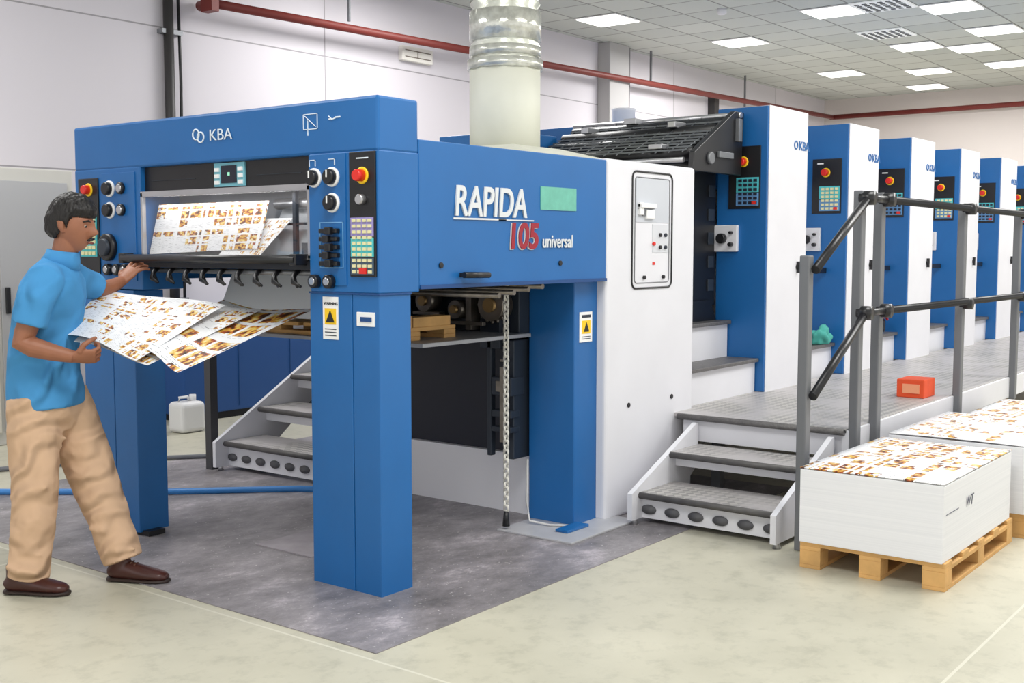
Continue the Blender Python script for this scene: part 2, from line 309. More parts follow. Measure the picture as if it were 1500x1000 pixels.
boxes('keys_far',[((-0.018,2.045+0.034*i,1.46+0.03*j),(-0.008,2.07+0.034*i,1.478+0.03*j)) for i in range(4) for j in range(8)],KC,P)
fx('knob_strip_far',1.70,1.99,1.33,1.88,0.006,BLUE,P,bev=0.002)
for (y,z) in ((1.91,1.80),(1.91,1.69)): knobx('dial_ring_far',y,z,0.042,0.012,KEYW,P,-0.005); knobx('dial_far',y,z,0.033,0.035,BLACK,P,-0.008)
for (y,z) in ((1.81,1.80),(1.81,1.69)): knobx('gauge_far',y,z,0.030,0.02,BLACK,P,-0.005); knobx('gauge_face',y,z,0.022,0.024,STEEL,P,-0.005)
knobx('handwheel_rim',1.93,1.50,0.07,0.03,BLACK,P,-0.004); knobx('handwheel_hub',1.93,1.50,0.045,0.05,KEYD,P,-0.004)
for y in (1.93,1.85,1.78): knobx('low_dial_far',y,1.385,0.030,0.03,BLACK,P,-0.005); knobx('low_cap_far',y,1.385,0.017,0.034,STEEL,P,-0.005)
LW=mat('logo_white',(222,232,242),0.5)
text('logo_text','KBA',(-0.004,1.10,2.0),0.075,LW,'X',P,0.001,1.2)
def ring(name,c,r,t,m,parent,face='X'):
    bm=bmesh.new(); n=20
    pts=[]
    for k in range(n+1):
        a=2*math.pi*k/n; pts.append(Vector(c)+(Vector((0,math.cos(a)*r,math.sin(a)*r)) if face=='X' else Vector((math.cos(a)*r,0,math.sin(a)*r))))
    loft(bm,pts,[t]*(n+1),side=(1,0,0) if face=='X' else (0,1,0),seg=6,caps=False); return fin(name,bm,m,parent)
ring('logo_ring_a',(-0.002,1.20,2.035),0.024,0.004,LW,P); ring('logo_ring_b',(-0.002,1.165,2.02),0.024,0.004,LW,P)
def line(name,pts,t,m,parent):
    return tube(name,pts,t,m,parent,6)
boxes('beam_pictogram',[((-0.003,0.36,2.075),(0.001,0.45,2.078)),((-0.003,0.36,2.01),(0.001,0.363,2.078)),((-0.003,0.447,2.01),(0.001,0.45,2.078)),((-0.003,0.36,2.01),(0.001,0.45,2.013)),((-0.003,0.42,1.985),(0.001,0.423,2.05)),((-0.003,0.22,2.05),(0.001,0.25,2.056)),((-0.003,0.27,2.045),(0.001,0.29,2.05))],LW,P)
line('pictogram_diagonal',[(-0.002,0.37,2.02),(-0.002,0.44,2.07)],0.002,LW,P); line('pictogram_tick',[(-0.002,0.29,2.06),(-0.002,0.27,2.045),(-0.002,0.25,2.05)],0.003,LW,P)
boxes('strip_pictograms',[((-0.009,0.37,1.875),(-0.005,0.41,1.878)),((-0.009,0.37,1.85),(-0.005,0.373,1.878)),((-0.009,0.407,1.85),(-0.005,0.41,1.878)),((-0.009,0.25,1.875),(-0.005,0.29,1.878)),((-0.009,0.25,1.85),(-0.005,0.253,1.878)),((-0.010,0.05,1.87),(-0.006,0.12,1.875))],LW,P)
box('display_strip',(0.03,0.42,1.775),(0.2,1.66,1.905),BLACK,P)
fx('display_panel',0.88,1.10,1.785,1.895,0.008,mat('display_bezel',(120,185,200)),P,0.03); fx('display_screen',0.935,1.045,1.80,1.882,0.012,NAVY,P,0.03); fx('display_text',0.98,0.995,1.835,1.85,0.014,mat('display_green',(150,220,190),emit=0.3),P,0.03)
boxes('display_keys',[((0.014,y,z),(0.024,y+0.03,z+0.018)) for y in (0.89,1.06) for z in (1.795,1.825,1.855)],KEYW,P)
boxes('strip_slots',[((0.025,1.25,1.83),(0.031,1.6,1.832)),((0.025,0.5,1.83),(0.031,0.8,1.832))],KEYD,P)
# window
box('window_back',(0.235,0.42,1.40),(0.245,1.66,1.78),mat('window_inside',(140,146,154),0.4,0.2,0.2,5),P)
grid_sheet('sheet_behind_window',lambda u,v:(0.028+0.05*v,1.635-0.84*u-0.02*v,1.465+0.15*u*(1-v)*0.2+0.25*v),PRW,P)
grid_sheet('sheet_behind_window_b',lambda u,v:(0.022+0.06*v,1.08-0.30*u-0.16*v,1.463+0.17*v),PRN,P)
grid_sheet('sheet_behind_window_c',lambda u,v:(0.10+0.06*v,0.84-0.32*u-0.08*v,1.465+0.24*v),mat('window_pale',(190,194,200),0.3,0,0.15,8),P)
boxes('window_struts',[((0.08,0.60,1.46),(0.10,0.62,1.77)),((0.09,0.44,1.60),(0.11,0.80,1.612)),((0.06,0.44,1.47),(0.16,0.54,1.52))],KEYD,P)
tube('window_roller',[(0.13,0.44,1.70),(0.13,0.78,1.70)],0.025,STEEL,P)
boxes('window_frame',[((0.0,0.42,1.752),(0.05,1.66,1.778)),((0.0,0.42,1.44),(0.05,1.66,1.462)),((0.0,1.645,1.45),(0.02,1.66,1.77)),((0.0,0.42,1.45),(0.05,0.435,1.77))],STEEL,P)
gm=bpy.data.materials.new('window_glass'); gm.use_nodes=True; nt=gm.node_tree; nt.nodes.clear()
o_=nt.nodes.new('ShaderNodeOutputMaterial'); mx_=nt.nodes.new('ShaderNodeMixShader'); tr_=nt.nodes.new('ShaderNodeBsdfTransparent'); gl_=nt.nodes.new('ShaderNodeBsdfGlossy'); gl_.inputs['Roughness'].default_value=0.03
mx_.inputs[0].default_value=0.10; nt.links.new(tr_.outputs[0],mx_.inputs[1]); nt.links.new(gl_.outputs[0],mx_.inputs[2]); nt.links.new(mx_.outputs[0],o_.inputs[0])
box('window_glass',(0.010,0.435,1.46),(0.014,1.645,1.757),gm,P)
wl=bpy.data.lights.new('window_fill_light','AREA'); wl.shape='RECTANGLE'; wl.size=1.1; wl.size_y=0.05; wl.energy=1.6  # fill light added to brighten the sheets behind the window
wo=bpy.data.objects.new('window_fill_light',wl); wo.location=(0.03,1.04,1.75); wo.rotation_euler=(0,0,math.pi/2); link(wo,P)
tube('grab_bar',[(-0.055,0.45,1.445),(-0.055,1.74,1.445)],0.020,BLACK,P); boxes('grab_bar_ends',[((-0.07,0.44,1.42),(0.02,0.48,1.47)),((-0.07,1.72,1.42),(0.02,1.76,1.47))],BLACK,P,0.005)
box('bar_housing',(0.0,0.42,1.40),(0.12,1.66,1.445),DARK,P)
bm=bmesh.new()
for k in range(9):
    y=0.52+0.13*k
    loft(bm,[(0.03,y,1.41),(0.0,y+0.01,1.37),(-0.03,y-0.02,1.345),(-0.02,y-0.06,1.325)],[0.014,0.012,0.011,0.006],None,8)
    loft(bm,[(0.0,y+0.01,1.375),(0.03,y+0.035,1.345),(0.05,y+0.04,1.32)],[0.011,0.010,0.006],None,8)
fin('gripper_hooks',bm,BLACK,P)
tube('gripper_shaft',[(0.05,0.43,1.385),(0.05,1.65,1.385)],0.012,GREYM,P)
box('side_panel_near',(0.25,0,1.32),(1.74,0.07,1.965),BLUE,P,0.004); box('side_panel_far',(0.25,2.17,1.32),(1.74,2.24,1.965),BLUE,P,0.004)
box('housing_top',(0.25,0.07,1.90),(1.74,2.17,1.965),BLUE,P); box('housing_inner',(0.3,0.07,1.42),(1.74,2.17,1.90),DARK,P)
fy('panel_lip',0.252,1.742,1.318,1.335,0.006,BLUED,P)
text('name_lettering','RAPIDA',(0.475,-0.005,1.645),0.192,LETW,'Y',P,0.004,0.82,0.12,0.003)
boxes('name_underline',[((0.475,-0.006,1.626),(0.86,0.0,1.634)),((0.80,-0.006,1.626),(1.08,0.0,1.632))],LETW,P)
text('model_number','105',(0.865,-0.008,1.497),0.170,LETR,'Y',P,0.002,0.98,0.10,0.0045)
text('model_number_edge','105',(0.861,-0.003,1.494),0.170,LETW,'Y',P,0.002,0.98,0.10,0.006)
text('model_word','universal',(1.15,-0.005,1.50),0.090,LETW,'Y',P,0.002,0.83,0.08,0.0012)
fy('green_badge',1.14,1.45,1.685,1.80,0.004,GREEN,P)
for x,z in ((0.39,1.42),(1.31,1.42)): knoby('panel_plug',x,z,0.013,0.008,BLACK,P)
tube('panel_handle',[(0.51,-0.035,1.375),(0.69,-0.035,1.372)],0.014,BLACK,P); boxes('handle_feet',[((0.52,-0.035,1.365),(0.54,0.0,1.385)),((0.66,-0.035,1.365),(0.68,0.0,1.385))],BLACK,P)
box('rear_column_near',(1.53,0.06,0),(1.80,0.36,1.33),BLUE,P,0.006)
boxes('column_warning_label',[((1.575,0.054,0.995),(1.69,0.061,1.155))],KEYW,P); boxes('column_warning_patch',[((1.592,0.052,1.04),(1.672,0.06,1.11))],YEL,P)
prism('column_triangle',[(1.607,0.050,1.05),(1.657,0.050,1.05),(1.632,0.050,1.10)],(0,0.003,0),BLACK,P)
boxes('column_label_lines',[((1.592,0.053,1.01+0.011*k),(1.672,0.055,1.014+0.011*k)) for k in range(2)]+[((1.59,0.053,1.125),(1.675,0.055,1.14))],KEYD,P)
box('base_plinth',(1.62,0.38,0),(2.7,1.68,0.34),mat('plinth_white',(236,236,242),0.5),P,0.004); box('inner_black_panel',(1.66,0.42,0.34),(2.7,1.68,0.98),NAVY,P)
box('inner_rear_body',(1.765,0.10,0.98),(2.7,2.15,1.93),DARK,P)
MEC=mat('oily_steel',(135,128,120),0.33,0.75,0.25,14)
boxes('mechanics',[((1.40,0.46,0.95),(1.66,0.60,1.32)),((1.45,0.7,1.0),(1.66,1.1,1.25)),((1.5,1.2,1.02),(1.66,1.9,1.30)),((1.42,0.38,0.35),(1.60,0.44,1.0)),((1.38,0.37,0.70),(1.50,0.50,0.80)),((1.38,0.37,0.58),(1.46,0.50,0.62)),((1.38,0.37,0.50),(1.46,0.50,0.53)),((1.40,0.52,0.36),(1.44,0.55,1.0)),((1.44,0.36,1.02),(1.62,0.50,1.30))],KEYD,P,0.005)
boxes('mechanics_bright',[((1.375,0.39,0.72),(1.38,0.47,0.78)),((1.375,0.39,0.885),(1.40,0.44,0.90)),((1.36,0.40,0.45),(1.38,0.43,0.86)),((1.35,0.62,1.05),(1.45,0.66,1.28)),((1.35,0.85,1.12),(1.40,1.05,1.14)),((1.34,1.15,1.04),(1.42,1.2,1.3)),((1.30,0.5,1.08),(1.33,1.6,1.10))],MEC,P,0.002)
for k,(y,z,r) in enumerate(((0.47,1.19,0.085),(0.72,1.16,0.05),(0.95,1.20,0.06),(1.3,1.18,0.05),(1.6,1.15,0.06))):
    tube('gear_%d'%k,[(1.33,y,z),(1.42,y,z)],r,MEC,P,24); tube('gear_hub_%d'%k,[(1.31,y,z),(1.42,y,z)],r*0.45,mat('brass',(170,140,95),0.4,0.6),P,16)
bm=bmesh.new()
for k in range(16):
    a=2*math.pi*k/16; loft(bm,[(1.35,0.47+0.085*math.cos(a),1.19+0.085*math.sin(a)),(1.35,0.47+0.10*math.cos(a),1.19+0.10*math.sin(a))],[0.012,0.007],(1,0,0),6)
fin('sprocket_teeth',bm,MEC,P)
for k in range(4): tube('cross_shaft_%d'%k,[(1.30-0.12*k,0.10,1.30-0.012*k),(1.30-0.12*k,2.15,1.30-0.012*k)],0.014,MEC,P,10)
PL=mat('plate_dusty',(160,162,168),0.45,0.3,0.1)
PZ=0.03
box('pile_plate',(0.60,0.30,0.99+PZ),(1.47,1.80,1.01+PZ),PL,P,0.003)
boxes('pile_board',[((a[0],a[1],a[2]+PZ),(b[0],b[1],b[2]+PZ)) for a,b in [((0.66,y,1.055),(1.02,y+0.12,1.075)) for y in (0.45,0.60,0.76,0.92,1.08,1.24,1.38)]+[((x,0.45,1.01),(x+0.09,1.50,1.030)) for x in (0.66,0.93)]+[((x,y,1.03),(x+0.09,y+0.12,1.055)) for x in (0.66,0.93) for y in (0.45,0.92,1.38)]+[((0.66,0.45,1.075),(0.69,0.62,1.135)),((0.70,0.45,1.075),(0.98,0.55,1.125)),((0.72,0.62,1.075),(1.0,0.74,1.10))]],WOOD,P,0.003)
grid_sheet('hanging_sheet',lambda u,v:(0.42+0.06*math.sin(3*u)+0.1*v,1.60-1.10*u,1.14+0.22*v),mat('pale_sheets',(232,236,242),0.5),P)
bm=bmesh.new()
n=50
for k in range(n):
    z=1.34-k*(1.24/n); a=math.pi/2*(k%2)
    d=Vector((math.cos(a),math.sin(a),0))*0.012
    c=Vector((1.25,0.30,z)); loft(bm,[c+d+U*0.016,c+d-U*0.016],[0.006,0.006],(1,0,0) ,6); loft(bm,[c-d+U*0.016,c-d-U*0.016],[0.006,0.006],(1,0,0),6)
    loft(bm,[c+d+U*0.014,c-d+U*0.014],[0.006,0.006],(0,0,1),6); loft(bm,[c+d-U*0.014,c-d-U*0.014],[0.006,0.006],(0,0,1),6)
fin('hanging_chain',bm,mat('chain_white',(220,218,210),0.5),P)
tube('chain_weight',[(1.25,0.30,0.11),(1.25,0.30,0.03)],[0.012,0.02],BLACK,P)
tube('column_cable',[(1.48,0.33,0.35),(1.47,0.33,0.12),(1.42,0.27,0.03),(1.44,0.15,0.02),(1.52,0.02,0.02)],0.006,mat('cable_white',(205,205,205)),P,8)
box('coating_cabinet',(1.745,0.0,0.0),(2.72,1.68,1.975),WHITE,P,0.02,3); box('coating_cabinet_rear',(1.76,1.66,0.98),(2.72,2.2,1.97),WHITE,P,0.01)
def rrect_pts(x0,x1,z0,z1,r,n=6):
    pts=[]
    for cx,cz,a0 in ((x1-r,z1-r,0),(x0+r,z1-r,90),(x0+r,z0+r,180),(x1-r,z0+r,270)):
        for k in range(n+1):
            a=math.radians(a0+90*k/n); pts.append((cx+r*math.cos(a),cz+r*math.sin(a)))
    return pts
def rloop(name,x0,x1,z0,z1,r,y,t,m,parent):
    q=[Vector((a,y,b)) for a,b in rrect_pts(x0,x1,z0,z1,r)]; q.append(q[0].copy()); bm=bmesh.new(); loft(bm,q,[t]*len(q),(0,1,0),6,False); return fin(name,bm,m,parent)
rloop('door_gasket',2.0,2.44,1.27,1.92,0.04,-0.002,0.006,BLACK,P)
fy('door_window',2.04,2.40,1.64,1.885,0.003,mat('door_glass',(196,200,208),0.2),P)
rloop('door_gasket_inner',2.03,2.41,1.30,1.89,0.02,-0.002,0.0025,GREYM,P)
boxes('door_handle',[((2.06,-0.03,1.72),(2.22,0,1.745)),((2.06,-0.02,1.68),(2.10,0,1.75)),((2.13,-0.02,1.66),(2.22,0,1.71))],KEYW,P,0.004)
boxes('door_bracket_dark',[((2.055,-0.012,1.715),(2.225,0,1.72)),((2.10,-0.012,1.675),(2.13,0,1.71))],GREYM,P)
fy('door_plate',2.22,2.40,1.47,1.63,0.003,mat('door_plate',(208,210,216),0.4),P)
for x,z,m in ((2.30,1.57,BLACK),(2.36,1.57,KEYD),(2.23,1.52,RED),(2.30,1.50,BLACK),(2.36,1.50,KEYD),(2.13,1.33,BLACK),(2.34,1.33,BLACK)): knoby('door_button',x,z,0.011,0.012,m,P,-0.002)
for x,z in ((1.98,0.62),(2.46,0.62)): knoby('cabinet_plug',x,z,0.014,0.006,BLACK,P)
fy('door_red_mark',2.225,2.25,1.40,1.415,0.003,RED,P)
prism('exhaust_hood',[(1.9,0.45,1.97),(3.0,0.45,1.97),(3.0,1.9,1.97),(1.9,1.9,1.97)],(0,0,0.04),CREAM,P)
bm=bmesh.new(); b0=[(1.95,0.5,2.01),(2.95,0.5,2.01),(2.95,1.85,2.01),(1.95,1.85,2.01)]; t0=[(2.15,0.95,2.13),(2.65,0.95,2.13),(2.65,1.45,2.13),(2.15,1.45,2.13)]
vb=[bm.verts.new(p) for p in b0]; vt=[bm.verts.new(p) for p in t0]
for k in range(4): bm.faces.new((vb[k],vb[(k+1)%4],vt[(k+1)%4],vt[k]))
bm.faces.new(vt); fin('exhaust_cone',bm,CREAM,P,smooth=False)
D=empty('exhaust_duct')
cx,cy=2.40,1.2
tube('lower_sleeve',[(cx,cy,2.10),(cx,cy,2.66)],0.235,CREAM,D,10)
FOIL=mat('duct_foil',(226,228,216),0.26,0.5,0.12,10,0.5,14)
bm=bmesh.new(); pts=[];rr=[]
z=2.64; k=0
while z<4.3:
    pts.append((cx,cy,z)); rr.append(0.224 if k%2 else 0.206); z+=0.026; k+=1
loft(bm,pts,rr,(1,0,0),28); fin('corrugated_hose',bm,FOIL,D)
bm=bmesh.new(); pts=[]
for k in range(120):
    a=k*0.42; pts.append((cx+0.224*math.cos(a),cy+0.224*math.sin(a),3.0+0.011*k))
loft(bm,pts,[0.006]*len(pts),(0,0,1),6); fin('hose_wire',bm,mat('hose_wire',(165,165,155),0.4,0.4),D)
TP=mat('tape_clear',(212,212,202),0.2,0.4,0.2,20,0.6,18)
tube('clamp',[(cx,cy,2.62),(cx,cy,2.68)],0.242,TP,D,28)
tube('tape_band',[(cx,cy,2.80),(cx,cy,2.98)],0.229,TP,D,28)
tube('tape_band_b',[(cx,cy,2.70),(cx,cy,2.76)],0.229,TP,D,28)
box('top_blue_box',(2.9,1.5,1.9),(3.4,2.2,2.30),BLUE,P,0.01)
tube('white_canister_a',[(3.0,1.45,2.1),(3.0,1.45,2.44),(3.0,1.45,2.46)],[0.06,0.06,0.045],WHITE,P,18); tube('white_canister_b',[(4.3,1.5,2.1),(4.3,1.5,2.56),(4.3,1.5,2.58)],[0.09,0.09,0.1],WHITE,P,18)
RD=mat('roller_dark',(60,62,66),0.22,0.5)
for k,(x,z,r) in enumerate(((3.55,2.32,0.045),(3.42,2.26,0.05),(3.28,2.18,0.05),(3.12,2.10,0.05),(3.3,2.05,0.06))):
    tube('roller_%d'%k,[(x,0.22,z),(x,1.45,z)],r,BLACK if k%2 else RD,P,18)
tube('roller_rail',[(3.62,0.15,2.38),(3.62,1.5,2.38)],0.020,STEEL,P); tube('roller_rail_low',[(2.97,0.22,2.05),(2.97,1.45,2.05)],0.016,STEEL,P)
boxes('guard_grid',[((3.0+0.055*k,0.22,2.11+0.024*k),(3.012+0.055*k,1.45,2.12+0.024*k)) for k in range(11)],mat('guard_wire',(110,114,118),0.3,0.5),P)
bm=bmesh.new()
for k in range(13): loft(bm,[(2.98,0.24+0.098*k,2.10),(3.62,0.24+0.098*k,2.385)],[0.004,0.004],None,6)
fin('guard_wires_cross',bm,mat('guard_wire',(110,114,118)),P)
boxes('guard_latches',[((3.35,0.5,2.30),(3.5,0.56,2.34)),((3.35,1.2,2.30),(3.5,1.26,2.34)),((3.0,0.4,2.13),(3.1,0.5,2.16)),((3.5,0.9,2.36),(3.62,1.0,2.40))],STEEL,P,0.004)
prism('roller_end_plate',[(2.98,0.16,1.98),(3.65,0.16,1.98),(3.68,0.16,2.40),(3.55,0.16,2.40),(3.0,0.16,2.10)],(0,0.04,0),BLACK,P,0.005)
boxes('end_plate_fittings',[((3.3,0.14,2.08),(3.5,0.16,2.12)),((3.55,0.13,2.2),(3.6,0.16,2.35))],GREYM,P,0.004); knoby('end_plate_bearing',3.2,2.07,0.04,0.02,GREYM,P,0.16)
box('inking_side_black',(3.25,0.37,1.1),(3.70,0.55,2.12),BLACK,P,0.01); boxes('inking_ribs',[((3.24,0.40,1.15+0.1*k),(3.26,0.52,1.19+0.1*k)) for k in range(10)],KEYD,P)
boxes('inking_fittings',[((3.58,0.36,1.2+0.16*k),(3.66,0.37,1.28+0.16*k)) for k in range(5)],KEYD,P,0.003)
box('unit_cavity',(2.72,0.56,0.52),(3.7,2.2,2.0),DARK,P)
boxes('unit_step_low',[((2.72,0.06,0.50),(3.70,0.55,0.73))],WHITE,P,0.003); boxes('unit_step_high',[((2.72,0.27,0.73),(3.70,0.56,0.98))],WHITE,P,0.003)
TREAD=mat('tread_steel',(104,102,102),0.45,0.3,0.15,20,0.5,90)
boxes('unit_treads',[((2.72,0.03,0.725),(3.70,0.30,0.750)),((2.72,0.24,0.975),(3.70,0.56,1.0))],TREAD,P,0.006)
prism('unit_ramp',[(3.2,0.35,1.0),(3.2,0.35,1.14),(3.6,0.35,1.14),(3.68,0.35,1.0)],(0,0.2,0),BLACK,P)
xs=[3.71+1.415*k for k in range(6)]
box('unit_body',(3.9,0.36,0.3),(12.2,2.2,2.0),WHITE,P)
for i,x in enumerate(xs):
    box('tower_front_%d'%i,(x,0.0,0.52),(x+0.12,0.37,2.44),BLUE,P,0.005)
    bm=bmesh.new()
    prof=[(x+0.015,-0.006),(x+0.62,-0.006)]+[(x+0.62+0.12*math.sin(a),0.114-0.12*math.cos(a)) for a in [math.pi/2*k/6 for k in range(1,7)]]+[(x+0.74,0.40),(x+0.10,0.40)]
    lo=[bm.verts.new((a,b,0.50)) for a,b in prof]; hi=[bm.verts.new((a,b,2.445)) for a,b in prof]
    n=len(prof)
    for k in range(n): bm.faces.new((lo[k],lo[(k+1)%n],hi[(k+1)%n],hi[k]))
    bm.faces.new(hi); bm.faces.new(lo[::-1]); fin('tower_side_%d'%i,bm,WHITE,P,smooth=False)
    box('tower_back_%d'%i,(x+0.02,0.37,1.9),(x+0.74,2.2,2.40),BLUE,P,0.005)
    fx('control_black_%d'%i,0.045,0.28,1.76,2.18,0.008,BLACK,P,x,0.003)
    knobx('estop_ring_%d'%i,0.17,2.075,0.036,0.008,YEL,P,x-0.006); knobx('estop_%d'%i,0.17,2.075,0.026,0.05,RED,P,x-0.006)
    fx('keypad_a_%d'%i,0.055,0.22,1.87,1.97,0.012,TEAL,P,x); fx('keypad_b_%d'%i,0.055,0.22,1.78,1.865,0.012,mat('keypad_blue',(100,150,200)),P,x)
    boxes('keys_%d'%i,[((x-0.02,0.066+0.037*a,1.79+0.030*b),(x-0.01,0.09+0.037*a,1.808+0.030*b)) for a in range(4) for b in range(6)],NAVY if i%2==0 else KC,P)
    boxes('red_key_%d'%i,[((x-0.022,0.07,1.789),(x-0.01,0.10,1.809))],RED,P)
    boxes('panel_label_%d'%i,[((x-0.010,0.19,2.14),(x-0.006,0.24,2.15))],KEYW,P)
    text('tower_logo_%d'%i,'KBA',(x+0.49,-0.008,2.18),0.085,BLUE,'Y',P,0.001,1.1,0,0.002)
    ring('tower_logo_ring_%d'%i,(x+0.44,-0.007,2.21),0.026,0.006,BLUE,P,'Y')
    fx('valve_box_%d'%i,0.20,0.38,1.47,1.65,0.03,WHITE,P,x,0.006); knobx('valve_knob_%d'%i,0.31,1.56,0.035,0.05,BLACK,P,x-0.02); knobx('valve_knob_s_%d'%i,0.24,1.52,0.014,0.05,BLACK,P,x-0.02); knobx('valve_knob_t_%d'%i,0.24,1.60,0.010,0.045,BLACK,P,x-0.02)
    knoby('side_plug_%d'%i,x+0.5,1.36,0.022,0.012,BLACK,P,-0.006); box('side_plug_bar_%d'%i,(x+0.49,-0.03,1.32),(x+0.505,-0.006,1.40),BLACK,P)
    if i<5:
        boxes('gap_steps_%d'%i,[((x+0.74,0.1,0.50),(x+1.415,0.4,0.74))],WHITE,P); boxes('gap_treads_%d'%i,[((x+0.74,0.07,0.735),(x+1.415,0.4,0.76))],TREAD,P)
        box('gap_bar_%d'%i,(x+0.74,0.15,1.3),(x+1.41,0.19,1.34),BLACK,P)

# ================================================================= WALKWAY
Wk=empty('walkway_platform')
def checker():
    m=bpy.data.materials.new('checker_plate'); m.use_nodes=True; nt=m.node_tree; b=nt.nodes['Principled BSDF']; L=nt.links.new
    tc=nt.nodes.new('ShaderNodeTexCoord'); mp=nt.nodes.new('ShaderNodeMapping'); mp.inputs['Rotation'].default_value=(0,0,0.785); mp.inputs['Scale'].default_value=(26,26,26); L(tc.outputs['Object'],mp.inputs['Vector'])
    ck=nt.nodes.new('ShaderNodeTexChecker'); ck.inputs['Scale'].default_value=1; ck.inputs['Color1'].default_value=col(142,140,139); ck.inputs['Color2'].default_value=col(184,181,177); L(mp.outputs['Vector'],ck.inputs['Vector'])
    n=nt.nodes.new('ShaderNodeTexNoise'); n.inputs['Scale'].default_value=3; n.inputs['Detail'].default_value=10; L(tc.outputs['Object'],n.inputs['Vector'])
    rr=nt.nodes.new('ShaderNodeValToRGB'); rr.color_ramp.elements[0].position=0.4; rr.color_ramp.elements[1].position=0.62; L(n.outputs['Fac'],rr.inputs['Fac'])
    mx=nt.nodes.new('ShaderNodeMixRGB'); mx.inputs[2].default_value=col(184,180,181); L(rr.outputs['Color'],mx.inputs[0]); L(ck.outputs['Color'],mx.inputs[1]); L(mx.outputs['Color'],b.inputs['Base Color'])
    b.inputs['Roughness'].default_value=0.42; b.inputs['Metallic'].default_value=0.1
    bp=nt.nodes.new('ShaderNodeBump'); bp.inputs['Strength'].default_value=0.4; bp.inputs['Distance'].default_value=0.003; L(ck.outputs['Fac'],bp.inputs['Height']); L(bp.outputs['Normal'],b.inputs['Normal'])
    return m
CHK=checker()
box('deck',(2.50,-1.06,0.495),(12.2,0.06,0.52),CHK,Wk,0.004)
box('edge_beam',(2.50,-1.075,0.36),(12.2,-1.03,0.515),WHITE,Wk,0.004)
box('front_beam',(2.52,-1.03,0.36),(2.55,-0.05,0.50),WHITE,Wk)
tube('deck_nosing',[(2.49,-1.05,0.502),(2.49,-0.03,0.502)],0.018,TREAD,Wk)
boxes('supports',[((x,-1.0,0),(x+0.06,-0.94,0.5)) for x in (2.6,4.2,5.8,7.4,9.0)]+[((x,-0.1,0),(x+0.06,-0.04,0.5)) for x in (2.9,4.2,5.8,7.4,9.0)],POST,Wk)
box('far_deck',(2.35,2.25,0.60),(12.2,3.1,0.63),CHK,Wk)
def stairs(name,x0,y0,y1,n,rise,run):
    S=empty(name)
    L=[]
    for k in range(n):
        x=x0+run*k; z=rise*(k+1)
        L.append(((x,y0+0.03,z-0.03),(x+run+(0.04 if k<n-1 else 0.0),y1-0.03,z)))
    boxes('treads',L,CHK,S,0.003)
    for k in range(n):
        x=x0+run*k; z=rise*(k+1)
        tube('nosing_%d'%k,[(x,y0+0.03,z-0.018),(x,y1-0.03,z-0.018)],0.018,mat('nosing_dark',(88,86,86),0.5,0.2,0.15,20),S,10)
    boxes('riser',[((x0+0.03,y0+0.03,0.03),(x0+0.04,y1-0.03,rise-0.03))]+[((x0+run*k+0.06,y0+0.03,rise*(k+0.5)),(x0+run*k+0.065,y1-0.03,rise*(k+1)-0.03)) for k in range(1,n)],WHITE,S)
    nh=max(3,int((y1-y0)/0.13)); bm=bmesh.new()
    for h in range(nh):
        yc=y0+(h+0.5)*(y1-y0)/nh
        loft(bm,[(x0+0.022,yc,rise*0.45),(x0+0.031,yc,rise*0.45)],[(0.045,0.026)]*2,(0,1,0),16)
    fin('oval_cutouts',bm,mat('cutout_grey',(92,92,96),0.6),S)
    H=rise*n
    for yy in (y0,y1-0.03):
        prism('stringer',[(x0-0.08,yy,0.03),(x0-0.08,yy,rise+0.0),(x0+run*n-0.03,yy,H+rise-0.05),(x0+run*n-0.01,yy,H+rise-0.05),(x0+run*n-0.01,yy,H-0.12),(x0+run*1.0,yy,0.03)],(0,0.03,0),WHITE,S)
    for yy in (y0+0.015,y1-0.015): tube('levelling_foot',[(x0-0.03,yy,0.0),(x0-0.03,yy,0.05)],[0.022,0.008],STEEL,S,10)
    return S
stairs('access_stairs',1.83,-1.00,-0.14,2,0.175,0.33)
stairs('access_stairs.001',1.42,1.72,2.86,3,0.20,0.30)
H=empty('handrail')
PY=-1.115
boxes('posts',[((x,PY,z0),(x+0.06,PY+0.05,z1)) for x,z0,z1 in ((1.82,0,1.46),(2.50,0.35,1.80),(2.80,0.35,1.80),(4.33,0.35,1.76),(5.72,0.35,1.76),(7.2,0.35,1.76),(8.6,0.35,1.76))],POST,H,0.006)
boxes('post_tube_core',[((2.56,PY+0.015,0.35),(2.575,PY+0.035,1.78)),((2.86,PY+0.015,0.35),(2.875,PY+0.035,1.78))],STEEL,H)
RB=mat('black_rail',(24,24,28),0.35)
RY=PY-0.02
for z in (1.74,1.13):
    tube('rail_%d'%int(z*100),[(2.83,RY,z+0.02),(12,RY,z-0.02)],0.022,RB,H)
    tube('short_rail',[(2.53,RY,z+0.02),(2.83,RY,z+0.02)],0.020,RB,H)
tube('sloped_rail_top',[(1.85,RY,1.39),(2.53,RY,1.76)],0.022,RB,H); tube('sloped_rail_low',[(1.85,RY,0.77),(2.53,RY,1.15)],0.022,RB,H)
bm=bmesh.new()
for x,z in ((2.53,1.76),(2.83,1.76),(2.53,1.15),(2.83,1.15),(4.36,1.75),(4.36,1.13),(5.75,1.75),(5.75,1.13)):
    loft(bm,[(x,PY+0.02,z),(x,RY-0.035,z)],[0.038,0.038],(1,0,0),16)
fin('rail_clamps',bm,RB,H)
hp=empty('handrail.001'); boxes('post',[((1.36,2.90,0),(1.42,2.96,1.02))],mat('dark_post',(60,60,64),0.5),hp)
fb=empty('ink_supply_unit'); box('body',(2.52,4.75,0.06),(4.9,5.25,0.72),mat('blue_unit',(22,74,138),0.5),fb,0.01); box('plinth',(2.56,4.78,0),(4.86,5.2,0.06),DARK,fb); boxes('door_seams',[((x,4.745,0.1),(x+0.008,4.75,0.7)) for x in (3.1,3.7,4.3)],BLUED,fb)

